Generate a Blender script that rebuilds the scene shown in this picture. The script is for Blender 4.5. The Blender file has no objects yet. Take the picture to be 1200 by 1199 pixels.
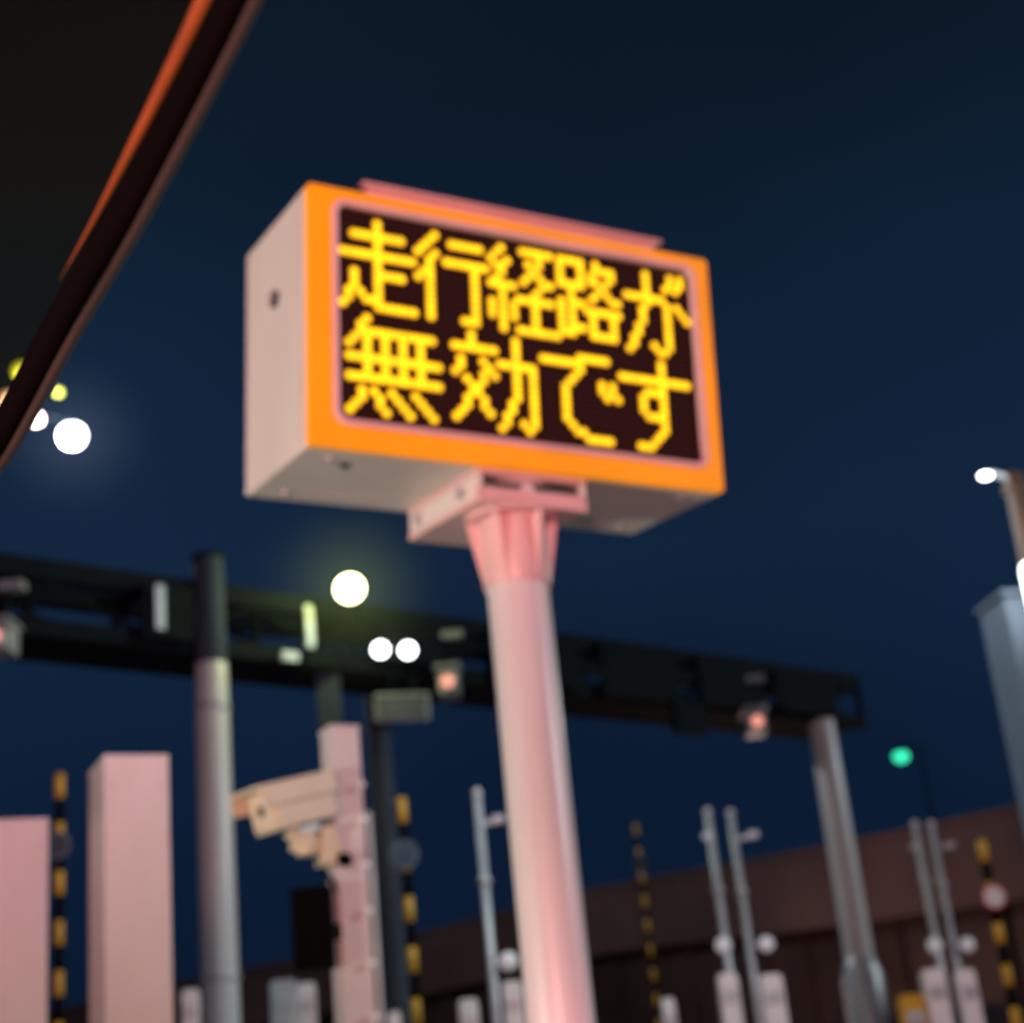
import bpy, bmesh, math, random
from mathutils import Matrix, Vector
random.seed(4)
S=bpy.context.scene
S.view_settings.view_transform='Standard'
try: S.view_settings.look='None'
except Exception: pass
S.view_settings.exposure=0

# ------------------------------------------------------------ materials
def mat(name,col,rough=.5,metal=0.,var=.12,scale=6.,emit=None,estr=0.,bump=0.,dirt=None,coat=0.,spec=.5,streak=False):
    m=bpy.data.materials.new(name); m.use_nodes=True
    nt=m.node_tree; N=nt.nodes; L=nt.links
    b=N["Principled BSDF"]
    b.inputs["Roughness"].default_value=rough; b.inputs["Metallic"].default_value=metal
    b.inputs["Coat Weight"].default_value=coat; b.inputs["Specular IOR Level"].default_value=spec
    tc=N.new("ShaderNodeTexCoord")
    nz=N.new("ShaderNodeTexNoise"); nz.inputs["Scale"].default_value=scale; nz.inputs["Detail"].default_value=5
    if streak:
        mp=N.new("ShaderNodeMapping"); mp.inputs["Scale"].default_value=(2,2,.6); L.new(tc.outputs["Object"],mp.inputs[0]); L.new(mp.outputs[0],nz.inputs["Vector"])
    else: L.new(tc.outputs["Object"],nz.inputs["Vector"])
    rp=N.new("ShaderNodeValToRGB")
    rp.color_ramp.elements[0].position=.3; rp.color_ramp.elements[1].position=.7
    d=dirt if dirt else tuple(c*(1-var*2) for c in col)
    rp.color_ramp.elements[0].color=(*d,1); rp.color_ramp.elements[1].color=(*col,1)
    L.new(nz.outputs["Fac"],rp.inputs["Fac"]); L.new(rp.outputs["Color"],b.inputs["Base Color"])
    if bump:
        n2=N.new("ShaderNodeTexNoise"); n2.inputs["Scale"].default_value=scale*12; n2.inputs["Detail"].default_value=4
        L.new(tc.outputs["Object"],n2.inputs["Vector"])
        bp=N.new("ShaderNodeBump"); bp.inputs["Strength"].default_value=bump; bp.inputs["Distance"].default_value=.01
        L.new(n2.outputs["Fac"],bp.inputs["Height"]); L.new(bp.outputs["Normal"],b.inputs["Normal"])
    if emit:
        b.inputs["Emission Color"].default_value=(*emit,1); b.inputs["Emission Strength"].default_value=estr
    return m
M={}
M['white']=mat("white_painted_steel",(.80,.78,.76),.33,var=.05,scale=3,bump=.03,streak=True)
M['cab']=mat("sign_cabinet_paint",(.76,.76,.68),.45,var=.04,scale=2.5,bump=.05,streak=True)
M['cream']=mat("cream_camera_paint",(.80,.74,.52),.45,var=.05,scale=5)
M['grey']=mat("galvanised_steel",(.55,.59,.60),.4,metal=.3,var=.12,scale=8)
M['dark']=mat("dark_steel",(.008,.013,.016),.8,var=.2,scale=2,spec=.1)
M['black']=mat("black_rubber",(.003,.003,.003),.8,var=.1,spec=.05)
M['orange']=mat("orange_frame_paint",(.90,.34,.006),.5,var=.14,scale=3,emit=(1.,.38,.0),estr=.38,spec=.2)  # emission makes the frame look lit; it is no lamp
M['rim']=mat("screen_rim",(.82,.58,.54),.35,var=.06)
M['screen']=mat("led_panel_black",(.008,.003,.004),.8,var=.2,scale=40,emit=(.024,.003,.004),estr=.5,spec=.08)
M['yel']=mat("yellow_paint",(.55,.29,.02),.5,var=.2,emit=(.8,.42,.02),estr=.06)  # yellow paint with a faint glow put in to brighten it
M['green']=mat("dark_green_strip",(.01,.05,.03),.5)
M['asphalt']=mat("asphalt",(.05,.05,.052),.85,var=.2,scale=1.5,bump=.5)
M['concrete']=mat("concrete",(.30,.29,.27),.8,var=.15,scale=2,bump=.3)
M['bluegrey']=mat("bluegrey_concrete",(.06,.08,.11),.8,var=.1,scale=2,spec=.2)
M['plate']=mat("marker_disc_back",(.16,.19,.20),.7,var=.2,spec=.2)
M['brown']=mat("brown_steel",(.10,.06,.04),.6)
M['bldg']=mat("building_cladding",(.12,.070,.060),.8,var=.3,scale=.35,spec=.1)
M['bldg2']=mat("building_fascia",(.19,.110,.100),.8,var=.22,scale=.25,spec=.1)
M['glass']=mat("dark_window",(.012,.012,.018),.3)
M['orangeglint']=mat("orange_reflection",(.40,.10,.02),.5,var=.45,scale=9,emit=(.55,.13,.02),estr=.22)  # orange reflection on the pillar, painted as a weakly glowing colour
M['trim']=mat("grey_brown_moulding",(.06,.052,.042),.7,emit=(.05,.045,.035),estr=.3,spec=.1)  # slight emission lightens the moulding, which is no lamp
M['redpaint']=mat("red_paint",(.55,.03,.03),.5)
M['line']=mat("road_paint",(.75,.75,.72),.6)
M['grass']=mat("verge",(.05,.07,.03),.9,scale=3)
def em(name,col,s): 
    return mat(name,col,.5,var=.0,emit=col,estr=s)
M['lampw']=em("lamp_white",(.92,.95,1.),9)
M['lampy']=em("lamp_yellow",(1.,1.,.55),9)
M['lampg']=em("lamp_green",(.04,.85,.45),1.6)
M['lampr']=em("lamp_red",(1.,.36,.27),1.1)
M['lampp']=em("lamp_pink",(1.,.62,.6),1.3)
M['lampyg']=em("lamp_yellowgreen",(.62,.66,.06),1.5)
M['ball']=mat("white_ball",(.8,.8,.78),.4,emit=(.7,.75,.8),estr=.15)  # slight glow put into the balls, which are no lamps
M['fluor']=em("tube_lamp",(.95,1.,.97),3)
ml=bpy.data.materials.new("led_lit"); ml.use_nodes=True
nt=ml.node_tree; b=nt.nodes["Principled BSDF"]; at=nt.nodes.new("ShaderNodeAttribute"); at.attribute_name="Col"
nt.links.new(at.outputs["Color"],b.inputs["Emission Color"]); b.inputs["Emission Strength"].default_value=1.0
b.inputs["Base Color"].default_value=(.02,.008,0,1); b.inputs["Specular IOR Level"].default_value=.1
mg=bpy.data.materials.new("tinted_windscreen"); mg.use_nodes=True
nt=mg.node_tree; nt.nodes.clear(); o=nt.nodes.new("ShaderNodeOutputMaterial"); mx=nt.nodes.new("ShaderNodeMixShader")
t=nt.nodes.new("ShaderNodeBsdfTransparent"); t.inputs[0].default_value=(.75,.62,.30,1)
p=nt.nodes.new("ShaderNodeBsdfDiffuse"); p.inputs[0].default_value=(.012,.013,.007,1)
mx.inputs[0].default_value=.35
nt.links.new(t.outputs[0],mx.inputs[1]); nt.links.new(p.outputs[0],mx.inputs[2]); nt.links.new(mx.outputs[0],o.inputs[0])
M['wind']=mg
def halo_mat(name,col,s,R,pw=3.0):  # emissive volume fading outward, paints a lamp's halo
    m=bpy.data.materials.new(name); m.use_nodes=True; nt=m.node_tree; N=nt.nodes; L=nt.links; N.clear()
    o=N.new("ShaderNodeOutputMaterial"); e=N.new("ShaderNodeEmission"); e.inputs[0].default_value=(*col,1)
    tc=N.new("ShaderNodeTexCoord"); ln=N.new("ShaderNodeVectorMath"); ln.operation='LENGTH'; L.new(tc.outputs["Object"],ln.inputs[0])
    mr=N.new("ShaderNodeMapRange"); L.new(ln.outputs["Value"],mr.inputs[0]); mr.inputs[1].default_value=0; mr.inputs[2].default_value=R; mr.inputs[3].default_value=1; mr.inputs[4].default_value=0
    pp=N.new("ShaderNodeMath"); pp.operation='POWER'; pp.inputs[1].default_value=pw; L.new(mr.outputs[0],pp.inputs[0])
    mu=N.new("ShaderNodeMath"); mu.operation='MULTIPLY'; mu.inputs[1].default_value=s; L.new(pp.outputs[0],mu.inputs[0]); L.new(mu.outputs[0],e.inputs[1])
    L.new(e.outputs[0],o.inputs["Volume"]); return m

# ------------------------------------------------------------ builder
class B:
    def __init__(s): s.bm=bmesh.new(); s.m=[]
    def i(s,k):
        if k not in s.m: s.m.append(k)
        return s.m.index(k)
    def box(s,c,size,k,R=None):
        M4=Matrix.Translation(Vector(c))@(R.to_4x4() if R else Matrix())@Matrix.Diagonal((*size,1))
        r=bmesh.ops.create_cube(s.bm,size=1,matrix=M4)
        fs={f for v in r['verts'] for f in v.link_faces}
        for f in fs: f.material_index=s.i(k)
        return r['verts']
    def bar(s,p1,p2,w,h,k):
        p1=Vector(p1);p2=Vector(p2);d=p2-p1
        q=d.to_track_quat('Y','Z').to_matrix()
        s.box((p1+p2)/2,(w,d.length,h),k,q)
    def cyl(s,p1,p2,r1,k,r2=None,n=28):
        p1=Vector(p1);p2=Vector(p2);d=p2-p1; r2=r1 if r2 is None else r2
        M4=Matrix.Translation((p1+p2)/2)@d.to_track_quat('Z','Y').to_matrix().to_4x4()
        r=bmesh.ops.create_cone(s.bm,cap_ends=True,segments=n,radius1=r1,radius2=r2,depth=d.length,matrix=M4)
        for f in {f for v in r['verts'] for f in v.link_faces}:
            f.material_index=s.i(k); f.smooth=len(f.verts)==4
    def ball(s,c,r,k,sc=(1,1,1)):
        q=bmesh.ops.create_icosphere(s.bm,subdivisions=3,radius=r,matrix=Matrix.Translation(Vector(c))@Matrix.Diagonal((*sc,1)))
        for f in {f for v in q['verts'] for f in v.link_faces}:
            f.material_index=s.i(k); f.smooth=True
    def sweep(s,pts,a,b,k,up=Vector((0,1,0)),n=12,taper=None):
        pts=[Vector(p) for p in pts]; rings=[]
        for j,p in enumerate(pts):
            t=(pts[min(j+1,len(pts)-1)]-pts[max(j-1,0)]).normalized()
            q=taper(j/(len(pts)-1)) if taper else 1
            x=t.cross(up).normalized(); y=x.cross(t)
            rings.append([s.bm.verts.new(p+x*a*q*math.cos(2*math.pi*i/n)+y*b*q*math.sin(2*math.pi*i/n)) for i in range(n)])
        for j in range(len(rings)-1):
            for i in range(n):
                f=s.bm.faces.new((rings[j][i],rings[j][(i+1)%n],rings[j+1][(i+1)%n],rings[j+1][i]))
                f.material_index=s.i(k); f.smooth=True
        for r in (rings[0],rings[-1]):
            f=s.bm.faces.new(r); f.material_index=s.i(k)
    def poly(s,pts,k):
        f=s.bm.faces.new([s.bm.verts.new(p) for p in pts]); f.material_index=s.i(k); return f
    def ring(s,outer,inner,y0,y1,k):
        n=len(outer)
        A=[s.bm.verts.new((x,y0,z)) for x,z in outer];Bv=[s.bm.verts.new((x,y0,z)) for x,z in inner]
        C=[s.bm.verts.new((x,y1,z)) for x,z in outer];D=[s.bm.verts.new((x,y1,z)) for x,z in inner]
        for i in range(n):
            j=(i+1)%n
            for q in ((A[i],A[j],Bv[j],Bv[i]),(C[i],C[j],D[j],D[i]),(A[i],A[j],C[j],C[i]),(Bv[i],Bv[j],D[j],D[i])):
                f=s.bm.faces.new(q); f.material_index=s.i(k)
    def done(s,name,bevel=.004,matrix=None,parent=None):
        bmesh.ops.recalc_face_normals(s.bm,faces=s.bm.faces)
        me=bpy.data.meshes.new(name); s.bm.to_mesh(me); s.bm.free()
        for k in s.m: me.materials.append(M[k] if k in M else k)
        ob=bpy.data.objects.new(name,me); S.collection.objects.link(ob)
        if matrix is not None: ob.matrix_world=matrix
        if bevel:
            md=ob.modifiers.new("bevel",'BEVEL'); md.width=bevel; md.segments=2; md.limit_method='ANGLE'; md.angle_limit=math.radians(50)
        if parent:
            ob.parent=parent
        return ob
def rrect(x0,x1,z0,z1,r,seg=6):
    pts=[]
    for cx,cz,a0 in ((x1-r,z1-r,0),(x0+r,z1-r,90),(x0+r,z0+r,180),(x1-r,z0+r,270)):
        for i in range(seg+1):
            a=math.radians(a0+90*i/seg); pts.append((cx+r*math.cos(a),cz+r*math.sin(a)))
    return pts
def root(name):
    e=bpy.data.objects.new(name,None); S.collection.objects.link(e); return e

# ------------------------------------------------------------ LED SIGN
W,H,D=1.3923,.7982,.5523
E=Matrix.Rotation(.5116,3,'Z')@Matrix.Rotation(.1019,3,'X')@Matrix.Rotation(.0072,3,'Y')
MS=Matrix.Translation((-.4943,4.,3.8727))@E.to_4x4()
sign=root("led_message_sign")
b=B()
b.box((W/2,.03+(D-.03)/2,-H/2),(W,D-.03,H),'cab')
b.done("cabinet",.008,MS,sign)
b=B()
sx0,sx1,sz0,sz1=.092,W-.070,-H+.088,-.052
rw=.020
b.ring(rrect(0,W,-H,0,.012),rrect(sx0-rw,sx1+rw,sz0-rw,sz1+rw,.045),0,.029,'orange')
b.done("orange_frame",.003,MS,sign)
b=B()
b.ring(rrect(sx0-rw+.001,sx1+rw-.001,sz0-rw+.001,sz1+rw-.001,.044),rrect(sx0,sx1,sz0,sz1,.03),-.007,.028,'rim')
b.done("screen_rim",.004,MS,sign)
b=B()
b.poly([(sx0-.01,.014,sz0-.01),(sx1+.01,.014,sz0-.01),(sx1+.01,.014,sz1+.01),(sx0-.01,.014,sz1+.01)],'screen')
b.done("screen",0,MS,sign)
G={}
G['run']="""
......#......
......#......
..#########..
......#......
......#......
#############
......#......
......#......
..#...#####..
..#...#......
..#...#......
.#.#..#......
.#..###......
#.....#######"""
G['go']="""
...#.........
..#...######.
.#...........
#..#.........
..#..########
..#.......#..
.##.......#..
#.#.......#..
..#.......#..
..#.......#..
..#.......#..
..#.......#..
..#.......#..
..#.....###.."""
G['kei']="""
..#...######.
.#.......#...
#..#...#.#...
.##.....#....
..#....#.#...
.#....#...##.
#####....#...
..#.....#....
..#..#######.
#.#.#...#....
#.#.#...#....
#.#.#...#....
..#.....#....
..#..########"""
G['ro']="""
#####..#.....
#...#..####..
#...#.#...#..
#...#.##.#...
#####...#....
..#....#.#...
..#...#...##.
#.###........
#.#..#######.
#.#...#...#..
#.#...#...#..
#.###.#...#..
###...#####..
.............."""
G['ga']="""
....#....#.#.
....#....#.#.
....#...#.#..
....#........
########.....
....#...#.#..
...#....#..#.
...#....#...#
...#....#....
..#.....#....
..#.....#....
.#......#....
.#...#..#....
#.....##....."""
G['mu']="""
...#............
..#.............
..#############.
.#.#..#..#..#...
#..#..#..#..#...
...#..#..#..#...
################
...#..#..#..#...
...#..#..#..#...
################
................
..#.#..#...#....
..#..#..#...#...
.#...#...#...#..
#.....#...#...#."""
G['kou']="""
...#.......#...
...#.......#...
########...#...
...........#...
.#...#..#######
.#....#....#..#
#....#.#...#..#
..#..#.....#..#
...##......#..#
...##......#..#
..#..#....#...#
..#..#....#...#
.#....#..#....#
#........#..#.#
........#....#."""
G['de']="""
...............
.......######..
########.......
.......#.......
......#........
.....#.....#.#.
....#......#.#.
....#.......#.#
....#..........
....#..........
....#..........
....#..........
.....#.........
......##.......
........#####.."""
G['su']="""
........#.....
........#.....
........#.....
##############
........#.....
.....####.....
....#...#.....
....#...#.....
....#...#.....
.....####.....
........#.....
........#.....
.......#......
......#.......
...###........"""
dots=set()
def put(k,c0,r0):
    for r,l in enumerate(G[k].strip().split("\n")):
        for c,ch in enumerate(l):
            if ch=='#': dots.add((c0+c,r0+r))
for i,k in enumerate(('run','go','kei','ro','ga')): put(k,13*i,1)
for c,k in zip((1,19,35,50),('mu','kou','de','su')): put(k,c,16)
px=(sx1-sx0-.016)/65; pz=(sz1-sz0-.012)/32
bm=bmesh.new(); cl=bm.loops.layers.float_color.new("Col")
def dot(c,r,rad,hgt,kc,ke,n=10):
    x=sx0+.008+(c+.5)*px; z=sz1-.006-(r+.5)*pz
    rings=[]
    for fr,yy in ((1.,.0132),(.55,.0132-hgt*.6)):
        rings.append([bm.verts.new((x+rad*fr*math.cos(2*math.pi*i/n),yy,z+rad*fr*math.sin(2*math.pi*i/n))) for i in range(n)])
    cv=bm.verts.new((x,.0132-hgt,z))
    for i in range(n):
        j=(i+1)%n
        f=bm.faces.new((rings[0][i],rings[0][j],rings[1][j],rings[1][i])); 
        for l,col in zip(f.loops,(ke,ke,kc,kc)): l[cl]=col
        f=bm.faces.new((rings[1][i],rings[1][j],cv))
        for l in f.loops: l[cl]=kc
for (c,r) in dots:
    q=random.uniform(.9,1.12)
    dot(c,r,px*.86,.006,(2.2*q,1.15*q,.02,1),(.75*q,.20*q,.0,1))
bmesh.ops.recalc_face_normals(bm,faces=bm.faces)
me=bpy.data.meshes.new("led_text"); bm.to_mesh(me); bm.free(); me.materials.append(ml)
o=bpy.data.objects.new("led_text",me); S.collection.objects.link(o); o.matrix_world=MS; o.parent=sign
bm=bmesh.new(); cl=bm.loops.layers.float_color.new("Col")
for c in range(65):
    for r in range(32):
        if (c,r) not in dots: dot(c,r,px*.34,.0015,(.022,.005,.003,1),(.012,.003,.002,1),6)
bmesh.ops.recalc_face_normals(bm,faces=bm.faces)
me=bpy.data.meshes.new("led_unlit"); bm.to_mesh(me); bm.free(); me.materials.append(ml)
o=bpy.data.objects.new("led_unlit",me); S.collection.objects.link(o); o.matrix_world=MS; o.parent=sign
b=B()
b.box((.72,.16,.032),(1.02,.20,.060),'rim')
b.box((.72,.055,.058),(1.06,.03,.012),'rim')
b.done("top_visor_rail",.004,MS,sign)
b=B()
b.cyl((-.012,.27,-.26),(.004,.27,-.26),.026,'dark'); b.cyl((-.022,.27,-.26),(-.012,.27,-.26),.014,'grey')
for x,y in ((.10,.10),(.10,.47),(W-.1,.10),(W-.1,.47)):
    b.cyl((x,y,-H-.008),(x,y,-H+.004),.011,'grey')
b.cyl((.16,.14,-H-.008),(.16,.14,-H+.004),.014,'dark')
b.box((.30,.45,-H-.002),(.26,.006,.006),'grey'); b.box((1.12,.45,-H-.002),(.26,.006,.006),'grey')
b.box((-.002,.05,-H/2),(.006,.006,H-.04),'grey'); b.box((-.002,.52,-H/2),(.006,.006,H-.04),'grey')
b.done("bolts_and_seams",.002,MS,sign)
b=B()
bx0,bx1=.53,.90
zb=-H
b.box(((bx0+bx1)/2,.27,zb-.010),(bx1-bx0,.50,.016),'rim')
b.box(((bx0+bx1)/2,.27,zb-.095),(bx1-bx0,.50,.018),'rim')
b.box((bx0+.010,.27,zb-.053),(.016,.49,.066),'cab'); b.box((bx1-.010,.27,zb-.053),(.016,.49,.066),'cab')
b.box(((bx0+bx1)/2,.05,zb-.040),(bx1-bx0-.05,.010,.020),'green')  # dark green strip in the open gap of the bracket
b.box(((bx0+bx1)/2,.032,zb-.076),(bx1-bx0+.002,.014,.040),'rim')
b.cyl((bx0-.02,.12,zb-.055),(bx0+.01,.12,zb-.055),.018,'grey'); b.cyl((bx0-.02,.42,zb-.055),(bx0+.01,.42,zb-.055),.018,'grey')
b.cyl((bx1-.01,.12,zb-.055),(bx1+.02,.12,zb-.055),.018,'grey')
b.done("saddle_bracket",.003,MS,sign)
b=B()
PX,PY=-.005,4.56
b.cyl((PX,PY,0),(PX,PY,3.0),.094,'white',.092,64)
b.cyl((PX,PY,2.97),(PX,PY,3.0),.138,'rim',n=40)
b.cyl((PX,PY,2.995),(PX,PY,3.07),.12,'cab',n=40)
b.cyl((PX,PY,2.76),(PX,PY,2.965),.101,'rim',.106,n=40)
for a in range(6):
    an=math.radians(a*60+12); dx,dy=math.cos(an),math.sin(an)
    R=Matrix.Rotation(an,3,'Z')
    v=b.box((PX+dx*.118,PY+dy*.118,2.86),(.045,.014,.21),'rim',R)
    for q in v:
        if q.co.z<2.86:
            l=Vector((q.co.x-PX,q.co.y-PY,0)); 
            if l.length>.11: q.co.x=PX+l.x*.70;q.co.y=PY+l.y*.70
b.cyl((PX,PY,0.10),(PX,PY,.13),.2,'grey'); 
for a in range(6):
    b.cyl((PX+.16*math.cos(a*1.047),PY+.16*math.sin(a*1.047),.13),(PX+.16*math.cos(a*1.047),PY+.16*math.sin(a*1.047),.17),.015,'grey',n=6)
b.done("pole",.002,None,sign)

# ------------------------------------------------------------ box posts
def box_post(x,y,z,w,d,yaw,k='white'):
    b=B()
    b.box((0,0,z/2+.05),(w,d,z-.1),k); b.box((0,0,z-.002),(w+.006,d+.006,.012),k)
    b.box((0,0,.06),(w+.1,d+.1,.04),'grey')
    b.box((0,-d/2-.001,z*.30),(w*.6,.006,z*.22),k)
    for sx in (-1,1): b.cyl((sx*w*.36,-d/2-.004,z-.12),(sx*w*.36,-d/2+.01,z-.12),.006,'grey',n=10)
    o=b.done("lane_equipment_cabinet",.008); o.location=(x,y,0); o.rotation_euler=(0,0,math.radians(yaw)); return o
box_post(-1.60,6.20,2.72,.245,.32,26)
box_post(-2.34,7.1,2.70,.26,.3,22)

# ------------------------------------------------------------ gantry
gd=Vector((11.68,10.2,0)).normalized(); gn=Vector((-gd.y,gd.x,0)); g0=Vector((-6.17,18,0))
def gp(t,z,off=0): return g0+gd*t+gn*off+Vector((0,0,z))
T0,T1=-9.0,16.0
gan=root("overhead_gantry")
b=B()
for off in (0,.9):
    b.bar(gp(T0,8.0,off),gp(T1,8.0,off),.20,.26,'dark')
    b.bar(gp(T0,7.26,off),gp(T1,7.26,off),.20,.22,'dark')
    n=16
    for i in range(n+1):
        t=T0+(T1-T0)*i/n
        b.bar(gp(t,7.36,off),gp(t,7.88,off),.10,.10,'dark')
        if i<n:
            t2=T0+(T1-T0)*(i+1)/n
            b.bar(gp(t,7.36,off),gp(t2,7.88,off),.06,.06,'dark') if i%2 else b.bar(gp(t,7.88,off),gp(t2,7.36,off),.06,.06,'dark')
for i in range(17):
    t=T0+(T1-T0)*i/16
    b.bar(gp(t,7.28,.1),gp(t,7.28,.8),.1,.12,'dark'); b.bar(gp(t,7.98,.1),gp(t,7.98,.8),.1,.12,'dark')
b.bar(gp(T0+.2,7.18,.45),gp(T1-.2,7.18,.45),.6,.04,'dark')
for t,w,h,z in ((8.2,1.6,.8,7.62),(10.3,1.6,.85,7.6),(12.4,1.5,.8,7.6),(14.3,1.5,.7,7.6),(5.9,1.1,.6,7.6),(11.3,.7,.55,6.95),(2.1,.7,.7,7.6)):
    b.bar(gp(t-w/2,z,-.2),gp(t+w/2,z,-.2),.12,h,'dark')
b.done("truss",.006,None,gan)
b=B()
for t in (1.95,4.15):
    b.bar(gp(t-.06,7.62,-.30),gp(t+.06,7.62,-.30),.05,.58,'grey')
b.bar(gp(3.75,7.20,-.2),gp(4.0,7.20,-.2),.1,.12,'grey')
b.done("marker_plates",.004,None,gan)
b=B()
x,y,top=-4.01,19.7,8.42
b.cyl((x,y,7.0),(x,y,top),.20,'bluegrey',.19); b.cyl((x,y,top),(x,y,top+.05),.22,'dark')
b.cyl((x,y,0.0),(x,y,7.0),.235,'white',.20); b.cyl((x,y,6.4),(x,y,6.46),.225,'grey')
b.cyl((x,y,3.1),(x,y,3.16),.25,'grey')
b.cyl((5.0,27.7,0),(5.0,27.7,2.9),.36,'grey',.34); b.cyl((5.0,27.7,2.9),(5.0,27.7,3.2),.34,'grey',.24)
b.cyl((5.0,27.7,3.2),(5.0,27.7,7.2),.24,'white',.22); b.cyl((5.0,27.7,7.2),(5.0,27.7,7.4),.26,'dark')
x,y=-12.5,12.5
b.cyl((x,y,0),(x,y,8.3),.245,'white',.2)
b.done("support_columns",.004,None,gan)
def floodlight(x,y,z,r,k,name="floodlight"):
    b=B(); b.ball((x,y-.02,z),r,k,(1,.5,1)); b.cyl((x,y,z),(x,y+.18,z),r*1.05,'dark',r*.6,20)
    b.bar((x,y+.12,z-.02),(x+.05,y+.6,z-.3),.05,.05,'dark')
    return b.done(name,.0)
floodlight(-2.25,20.3,8.02,.19,'lampy')
floodlight(-1.99,21.3,7.43,.105,'lampw'); floodlight(-1.63,21.5,7.44,.105,'lampw')
def sensor(x,y,z,s=1.):
    b=B()
    b.box((x,y,z),(.26*s,.4*s,.30*s),'grey'); b.box((x,y-.05,z+.19*s),(.34*s,.54*s,.04),'grey')
    b.cyl((x,y-.22*s,z-.02),(x,y-.30*s,z-.02),.10*s,'cab'); b.ball((x,y-.30*s,z-.02),.08*s,'lampr',(1,.4,1))
    b.box((x+.02,y+.02,z+.45*s),(.07,.07,.5*s),'dark'); b.box((x+.1,y,z+.66*s),(.30,.2,.10),'grey')
    b.done("vehicle_sensor_camera",.004)
sensor(-1.13,22.1,7.04,1.1); sensor(3.66,26.3,6.95,1.15); sensor(-6.05,17.8,6.98)
b=B()
b.bar((-2.12,21.3,6.62),(-1.40,21.5,6.62),.08,.38,'grey'); b.bar((-2.08,21.25,6.62),(-1.43,21.44,6.62),.03,.30,'plate')
b.bar((-1.9,21.5,6.8),(-1.9,21.7,7.2),.06,.06,'dark'); b.bar((-1.6,21.5,6.8),(-1.6,21.8,7.2),.06,.06,'dark')
b.done("lane_status_sign",.004)
b=B()
b.cyl((-2.25,22.9,0),(-2.25,22.9,7.2),.20,'bluegrey',.17); b.box((-2.72,21.2,6.75),(.3,.2,.75),'bluegrey'); b.bar((-2.72,21.2,7.1),(-2.5,21.4,7.3),.06,.06,'dark')
b.cyl((-2.25,22.9,2.6),(-2.25,22.9,2.7),.23,'bluegrey')
b.done("service_column",.004)

# ------------------------------------------------------------ surveillance camera on pole
cc=root("surveillance_camera_post")
b=B(); R=Matrix.Rotation(math.radians(28),3,'Z')
b.box((-.80,6.5,1.42),(.125,.125,2.84),'white',R); b.box((-.80,6.5,2.846),(.135,.135,.012),'white',R); b.box((-.80,6.5,.12),(.3,.3,.03),'grey',R)
for z in (2.60,2.46,2.28,2.1,1.9,1.7):
    b.cyl((-.725,6.455,z),(-.708,6.435,z),.013,'ball',n=10)
b.cyl((-.79,6.42,2.30),(-.80,6.38,2.30),.028,'black',n=16)
b.cyl((-.70,6.50,.2),(-.70,6.50,2.5),.012,'grey',n=10)
b.done("post",.004,None,cc)
b=B()
Rc=Matrix.Rotation(math.radians(-47),3,'Z')@Matrix.Rotation(math.radians(14),3,'X')
MC=Matrix.Translation((-.975,6.30,2.525))@Rc.to_4x4()
b.box((0,0,-.010),(.18,.28,.16),'cream')
b.box((0,-.03,.082),(.22,.36,.014),'cream'); 
b.box((.106,-.03,.040),(.008,.36,.08),'cream'); b.box((-.106,-.03,.040),(.008,.36,.08),'cream')
b.box((0,-.143,-.010),(.155,.02,.135),'cream'); b.cyl((0,-.15,-.005),(0,-.158,-.005),.022,'glass')
b.box((0,.03,-.105),(.06,.10,.04),'grey')
b.done("camera_housing",.010,MC,cc)
b=B()
b.bar((-.99,6.32,2.43),(-.93,6.36,2.38),.07,.07,'cream'); b.bar((-.99,6.34,2.375),(-.82,6.45,2.36),.06,.06,'cream')
b.cyl((-.94,6.36,2.325),(-.94,6.36,2.44),.042,'cream'); b.box((-.87,6.42,2.36),(.06,.10,.15),'cream',R)
b.sweep([(-.95,6.4,2.47),(-.92,6.42,2.42),(-.90,6.42,2.30),(-.85,6.44,2.22),(-.82,6.44,2.15)],.009,.009,'black')
b.done("bracket_arm",.004,None,cc)
b=B()
b.box((-.93,6.38,2.045),(.15,.10,.31),'black'); b.box((-.93,6.325,2.045),(.12,.012,.26),'black'); b.bar((-.88,6.4,2.03),(-.80,6.46,2.03),.04,.06,'dark')
b.done("lane_signal_box",.004,None,cc)

# ------------------------------------------------------------ striped poles
def striped(x,y,top,r=.045,sign_z=None,stripe=.18,signk='plate'):
    b=B(); z=top; i=0
    while z>0.15:
        z2=max(z-stripe,.12); b.cyl((x,y,z2+.001),(x,y,z),r if i%2==0 else r*.96,'yel' if i%2==0 else 'black',n=20); z=z2;i+=1
    b.cyl((x,y,.1),(x,y,.13),r*2.4,'grey')
    b.ball((x,y,top),r,'yel',(1,1,.5))
    if sign_z:
        b.cyl((x,y-.06,sign_z),(x,y-.075,sign_z),.11,signk,n=8); b.cyl((x,y-.075,sign_z),(x,y-.08,sign_z),.085,'bluegrey' if signk=='plate' else 'white',n=24)
        b.box((x,y-.05,sign_z),(.16,.02,.04),'plate')
    b.done("striped_height_marker_pole",.0)
striped(-3.62,12,4.02,.036,3.48); striped(-1.04,12,3.58,.036,3.16); striped(3.72,14,3.10,.040,2.63,.17,'redpaint'); striped(1.42,25,5.3,.03,4.7)
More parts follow.
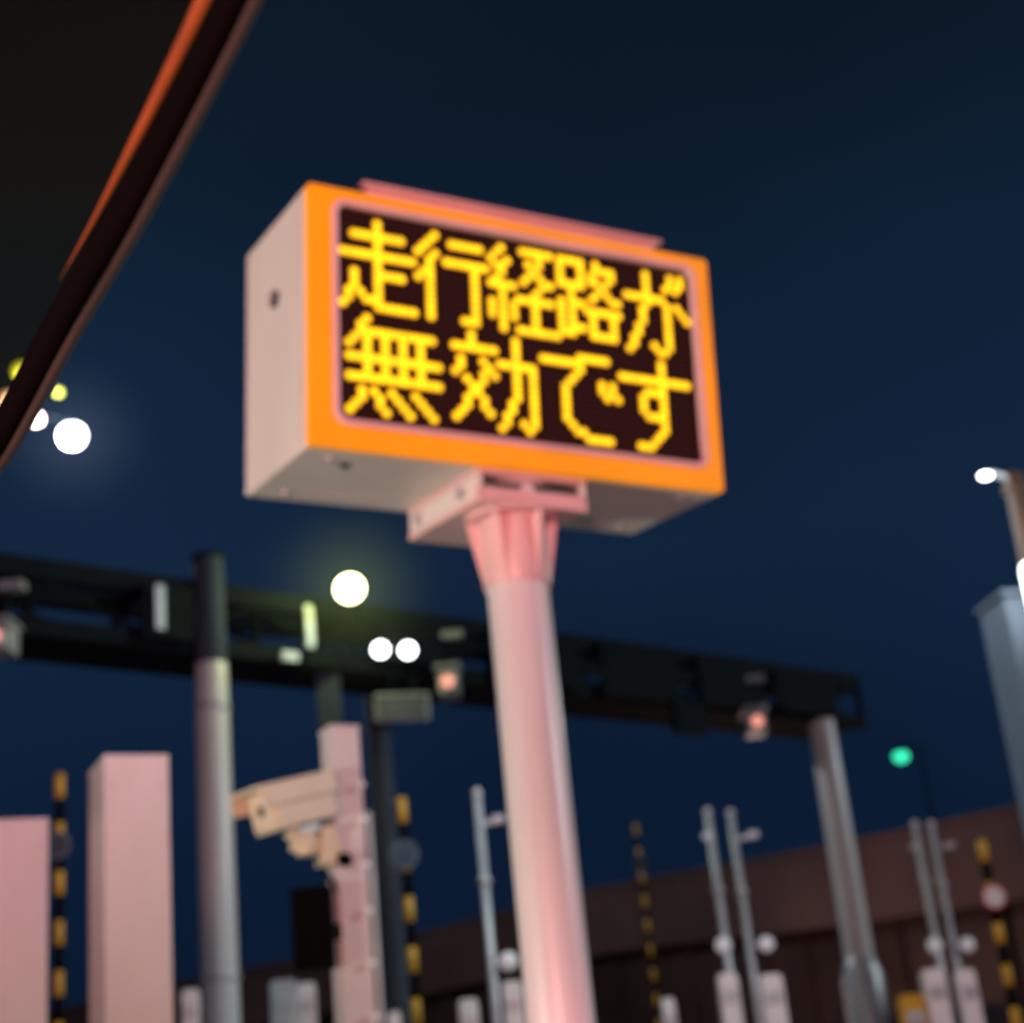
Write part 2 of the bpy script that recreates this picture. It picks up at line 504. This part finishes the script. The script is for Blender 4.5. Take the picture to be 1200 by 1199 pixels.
def slim(x,y,top,ballz,side=1,arms=True,r=.032):
    b=B(); b.cyl((x,y,.1),(x,y,top),r,'grey',r*.9,16); b.cyl((x,y,top),(x,y,top+.04),r*1.3,'white',r*.6,16)
    b.cyl((x,y,.1),(x,y,.14),.1,'grey')
    b.cyl((x,y,ballz),(x+side*.13,y-.02,ballz),.015,'grey',n=10); b.ball((x+side*.12,y-.03,ballz),.068,'ball',(1,.6,1))
    if arms:
        b.bar((x,y,top-.22),(x+side*.16,y,top-.22),.03,.03,'grey'); b.box((x+side*.14,y,top-.20),(.09,.06,.05),'grey')
    for z in (1.6,2.9): b.cyl((x,y,z),(x,y,z+.04),r*1.5,'grey',n=16)
    b.done("lane_sensor_pole",.0)
slim(1.43,14,3.58,2.46,-.2); slim(1.66,14.3,3.60,2.46,1.2)
slim(3.41,15,3.44,2.36,-.2); slim(3.63,15.3,3.47,2.36,1); slim(-.47,12,3.56,2.33,1.)
def guard(x,y,top,w,k='white'):
    b=B(); b.box((0,0,top/2),(w,w*.8,top),k); b.box((0,-w*.41,top-.15),(w*.8,.01,.10),'grey'); b.box((0,0,top+.01),(w*.86,w*.66,.03),k)
    b.box((0,0,.13),(w*1.6,w*1.5,.03),'grey')
    o=b.done("lane_sensor_cabinet",.008); o.location=(x,y,0); o.rotation_euler=(0,0,.1)
for a in ((-2.88,13,2.42,.13),(-2.15,13,2.42,.2,'grey'),(-2.0,13.2,2.40,.14),(-.72,13,2.14,.15),(-.37,13,2.24,.15),(1.30,13,2.14,.15),(1.63,13,2.10,.17),(2.88,13,2.02,.16),(3.15,13.1,2.0,.14),(.82,13,2.0,.1),(-1.3,13,2.1,.1),(2.68,13,1.85,.18,'yel'),(3.9,12.5,1.8,.16)):
    guard(*a)

# ------------------------------------------------------------ lamps
def lamp_post(x,y,z,r,k,name,px_=None,pole='dark'):
    b=B(); b.ball((x,y,z),r,k,(1,1,.85)); b.cyl((x,y,z+r*.55),(x,y,z+r*1.1),r*1.1,'dark',r*.5,20)
    X=px_ if px_ is not None else x
    b.cyl((X,y+.3,0),(X,y+.3,z+r*1.3),.08,pole,.05,16)
    b.bar((x,y,z+r*1.15),(X,y+.3,z+r*1.3),.05,.05,'dark')
    return b.done(name,0)
b=B()
for x,y,z,r,k in ((-8.83,30,15.13,.27,'lampw'),(-9.9,30,16.72,.19,'lampyg'),(-9.25,30.4,16.35,.10,'lampyg'),(-10.16,30,16.07,.2,'lampp'),(-9.59,30,15.6,.15,'lampp')):
    b.ball((x,y,z),r,k,(1,1,1)); b.cyl((x,y,z+r*.7),(x,y,z+r*1.15),r*.8,'dark',r*.4,16)
    b.bar((x,y,z+r*1.1),(-14.,30.5,17.4),.04,.04,'dark')
b.cyl((-14,30.5,0),(-14,30.5,17.6),.22,'dark',.12); b.cyl((-14,30.5,17.1),(-14,30.5,17.3),.6,'dark')
hm=b.done("high_mast_light",0)
lamp_post(13.59,60,12.44,.28,'lampg',"green_signal_light",14.4)
def glow(loc,R,mt,par=None):  # glowing sphere added round a lamp as its painted halo
    bm=bmesh.new(); bmesh.ops.create_icosphere(bm,subdivisions=3,radius=R); me=bpy.data.meshes.new("lamp_halo"); bm.to_mesh(me); bm.free(); me.materials.append(mt)
    o=bpy.data.objects.new("lamp_halo",me); S.collection.objects.link(o); o.location=loc
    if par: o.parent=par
glow((-8.83,30,15.13),2.4,halo_mat("halo_white",(.50,.66,1.),.05,2.2,2.6),hm)
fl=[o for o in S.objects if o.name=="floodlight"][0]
glow((-2.25,20.3,8.02),1.7,halo_mat("halo_green",(.52,.72,.22),.13,1.6,2.8),fl)
# right edge: concrete post with lamp
b=B()
b.box((2.93,9.1,1.9),(.40,.36,3.8),'bluegrey',Matrix.Rotation(.15,3,'Z')); b.box((2.93,9.1,3.83),(.44,.40,.03),'bluegrey',Matrix.Rotation(.15,3,'Z'))
b.box((2.93,9.1,.13),(.6,.55,.05),'grey')
b.cyl((3.03,9.1,3.85),(3.03,9.1,4.62),.07,'brown',.06); b.cyl((3.03,9.1,4.5),(3.03,9.1,4.54),.08,'brown')
b.bar((3.03,9.1,4.58),(2.88,9.0,4.60),.03,.03,'grey'); b.ball((2.83,8.98,4.585),.032,'lampw',(1.2,1,.6))
b.bar((2.93,8.86,3.42),(2.93,8.86,3.98),.10,.02,'grey')
b.cyl((2.912,8.80,3.56),(2.912,8.80,3.92),.055,'fluor',n=20); b.ball((2.912,8.80,3.56),.055,'fluor'); b.ball((2.912,8.80,3.92),.055,'fluor')
b.done("lamp_column",.006)

# ------------------------------------------------------------ toll plaza building (long curved roof)
tb=root("toll_plaza_building")
b=B()
fp0=[(-22,66,6.6),(-14,60,6.85),(-9,56.8,6.95),(-4,53.4,7.1),(1.45,50,7.5),(6,42.5,6.95),(10.36,35,6.5),(14,29,6.2),(18,22,6.0)]
def cr(P,n):
    P=[Vector(p) for p in P]; o=[]
    for i in range(len(P)-1):
        p0=P[max(i-1,0)];p1=P[i];p2=P[i+1];p3=P[min(i+2,len(P)-1)]
        for j in range(n):
            t=j/n; o.append(.5*((2*p1)+(-p0+p2)*t+(2*p0-5*p1+4*p2-p3)*t*t+(-p0+3*p1-3*p2+p3)*t**3))
    o.append(P[-1]); return o
fp=cr(fp0,5)
nr=[]
for i,p in enumerate(fp):
    t=fp[min(i+1,len(fp)-1)]-fp[max(i-1,0)]; nr.append(Vector((-t.y,t.x,0)).normalized())
def q(i,z,o): return Vector((fp[i].x,fp[i].y,0))+nr[i]*o+Vector((0,0,z))
FH=1.9
for i in range(len(fp)-1):
    za,zc=fp[i].z,fp[i+1].z; j=i+1
    b.poly([q(i,za-FH,0),q(j,zc-FH,0),q(j,zc,0),q(i,za,0)],'bldg2')
    b.poly([q(i,za,0),q(j,zc,0),q(j,zc+.2,7),q(i,za+.2,7)],'bldg')
    b.poly([q(i,za-FH,0),q(j,zc-FH,0),q(j,zc-FH-.1,.5),q(i,za-FH-.1,.5)],'bldg')
    b.poly([q(i,0,.5),q(j,0,.5),q(j,zc-FH-.1,.5),q(i,za-FH-.1,.5)],'bldg')
    b.bar(q(i,za-.05,-.05),q(j,zc-.05,-.05),.08,.12,'bldg2'); b.bar(q(i,za-FH,-.05),q(j,zc-FH,-.05),.08,.12,'bldg2')
    b.bar(q(i,0.1,.4),q(i,za-FH,.4),.12,.2,'bldg')
    m=(q(i,0,.44)+q(j,0,.44))/2; d=(q(j,0,.44)-q(i,0,.44))*.36
    b.poly([m-d+Vector((0,0,1.6)),m+d+Vector((0,0,1.6)),m+d+Vector((0,0,2.6)),m-d+Vector((0,0,2.6))],'glass')
b.done("shell",0,None,tb)

# ------------------------------------------------------------ ground, road, islands
b=B(); b.poly([(-900,-900,0),(900,-900,0),(900,900,0),(-900,900,0)],'grass'); b.done("ground",0)
b=B(); b.poly([(-24,-60,.004),(22,-60,.004),(22,130,.004),(-24,130,.004)],'asphalt'); b.done("road",0)
b=B()
for x in (-7.5,4.9,8.6):
    for i in range(20): b.poly([(x,-50+i*8,.008),(x+.15,-50+i*8,.008),(x+.15,-45+i*8,.008),(x,-45+i*8,.008)],'line')
b.done("road_markings",0)
for (x0,x1) in ((-3.9,.55),(1.1,4.2)):
    b=B(); y0=2.9 if x0<0 else 8.3
    b.box(((x0+x1)/2,(y0+30)/2,.06),(x1-x0,30-y0,.12),'concrete')
    b.box((x0+(x1-x0)*.5,y0-.004,.06),(x1-x0-.2,.02,.06),'yel')
    b.done("lane_island",.02)

# ------------------------------------------------------------ own car: pillar, seal, windscreen
car=root("car")
path=[(.10,.10,1.80),(.02,.36,1.815),(-.045,.50,1.81),(-.105,.60,1.786),(-.179,.70,1.748),(-.238,.78,1.727),(-.297,.86,1.701),(-.378,.96,1.665),(-.63,1.30,1.50),(-.91,1.7,1.28)]
sp=cr(path,6); of=Vector((.87,0,-.47))
b=B(); b.sweep(sp,.0098,.006,'black'); b.done("door_window_seal",0,None,car)
b=B(); b.sweep([p+of*.0115 for p in sp],.0032,.004,'trim'); b.done("outer_moulding",0,None,car)
b=B(); b.sweep([p-of*.0118 for p in sp[:29]],.0052,.004,'orangeglint',taper=lambda t:min(1,max(.05,(1-t)*2.4))); b.done("pillar_reflection",0,None,car)  # tapered strip stands in for the orange reflection on the pillar
b=B()
vs=[(p-of*.006+Vector((0,.008,0)),p-of*.006+Vector((-1.35,.12,.10))) for p in sp]
for i in range(len(vs)-1):
    f=b.poly([vs[i][0],vs[i+1][0],vs[i+1][1],vs[i][1]],'wind'); f.smooth=True
b.done("windscreen",0,None,car)
b=B()
b.box((-.1,-.55,1.86),(1.5,1.2,.03),'black')
b.box((.05,.72,.62),(.06,1.9,.75),'dark',Matrix.Rotation(.9,3,'Z'))
b.box((-.75,1.9,.80),(1.3,.9,.08),'dark',Matrix.Rotation(.75,3,'Z'))
b.done("roof_and_door",.02,None,car)

# ------------------------------------------------------------ world
w=bpy.data.worlds.new("World"); S.world=w; w.use_nodes=True
nt=w.node_tree; N=nt.nodes; L=nt.links; N.clear()
out=N.new("ShaderNodeOutputWorld"); add=N.new("ShaderNodeAddShader")
sky=N.new("ShaderNodeTexSky"); sky.sky_type='NISHITA'; sky.sun_disc=False; sky.sun_elevation=math.radians(-4); sky.sun_rotation=math.radians(120)
b1=N.new("ShaderNodeBackground"); b1.inputs[1].default_value=.008; L.new(sky.outputs[0],b1.inputs[0])
tc=N.new("ShaderNodeTexCoord"); sep=N.new("ShaderNodeSeparateXYZ"); L.new(tc.outputs["Generated"],sep.inputs[0])
rp=N.new("ShaderNodeValToRGB"); L.new(sep.outputs["Z"],rp.inputs[0])
def s2l(c): return tuple(((x/255)/12.92 if x<=10 else ((x/255+.055)/1.055)**2.4) for x in c)+(1,)
es=rp.color_ramp.elements; es[0].position=0; es[0].color=s2l((12,26,48)); es[1].position=.64; es[1].color=s2l((11,22,34))
for p,c in ((.18,(12,30,54)),(.32,(18,36,60)),(.45,(15,33,54)),(.55,(12,26,41))):
    e=es.new(p); e.color=s2l(c)
nz=N.new("ShaderNodeTexNoise"); nz.inputs["Scale"].default_value=2.2; nz.inputs["Detail"].default_value=3; L.new(tc.outputs["Generated"],nz.inputs[0])
mr=N.new("ShaderNodeMapRange"); L.new(nz.outputs[0],mr.inputs[0]); mr.inputs[1].default_value=.3; mr.inputs[2].default_value=.7; mr.inputs[3].default_value=.75; mr.inputs[4].default_value=1.2
mm=N.new("ShaderNodeVectorMath"); mm.operation='SCALE'; L.new(rp.outputs[0],mm.inputs[0]); L.new(mr.outputs[0],mm.inputs["Scale"])
b2=N.new("ShaderNodeBackground"); b2.inputs[1].default_value=1; L.new(mm.outputs[0],b2.inputs[0])
L.new(b1.outputs[0],add.inputs[0]); L.new(b2.outputs[0],add.inputs[1]); L.new(add.outputs[0],out.inputs[0])

# ------------------------------------------------------------ lights
def light(name,t,loc,col,e,size=.3,target=None):
    l=bpy.data.lights.new(name,t); l.color=col; l.energy=e
    if t=='SUN': l.angle=math.radians(6)
    else: l.shadow_soft_size=size
    if t=='SPOT': l.spot_size=math.radians(42); l.spot_blend=.5
    o=bpy.data.objects.new(name,l); S.collection.objects.link(o); o.location=loc
    if target is not None: o.rotation_euler=(Vector(target)-Vector(loc)).to_track_quat('-Z','Y').to_euler()
    return o
light("cool_fill_sun",'SUN',(10,-1,6),(.85,.96,1.),.9,target=(0,0,2.6))  # added cool fill from the right, source unseen
light("pink_fill",'POINT',(-.6,-4.5,1.6),(1.,.32,.35),2900,.5)  # added pink fill behind the camera, source unseen
light("sign_fill_spot",'SPOT',(-6.0,.5,.9),(.98,1.,.84),950,.4,target=(-.3,4.3,3.1))  # added spot to brighten the sign's side and underside, source unseen
light("left_fill",'POINT',(-6.0,.5,.9),(1.,.93,.90),110,.5)  # weak added fill from the left, no visible lamp
light("column_lamp_glow",'POINT',(2.75,8.5,3.8),(.95,1,.95),25,.1)
light("gantry_lamp_glow",'POINT',(-2.25,19.9,8.1),(.85,1.,.35),80,.15)
light("front_fill",'POINT',(.6,9.5,5.2),(.80,.95,1.),330,.3)  # added cool fill to brighten columns and poles from the front
light("mast_lamp_glow",'POINT',(-8.83,29.5,14.7),(.9,.95,1.),2500,.3)
light("building_fill",'POINT',(4.5,36,3.0),(1.,.66,.55),230,.4)  # added warm fill to brighten the building, no visible lamp

# ------------------------------------------------------------ camera
c=bpy.data.cameras.new("camera"); co=bpy.data.objects.new("camera",c); S.collection.objects.link(co); S.camera=co
co.matrix_world=Matrix.Translation((0,0,1.3))@Matrix.Rotation(math.radians(110.5),4,'X')@Matrix.Rotation(math.radians(-5.7),4,'Z')
c.sensor_fit='HORIZONTAL'; c.sensor_width=36; c.lens=56.4; c.clip_end=3000; c.clip_start=.02
c.dof.use_dof=True; c.dof.focus_distance=1.25; c.dof.aperture_fstop=5.4
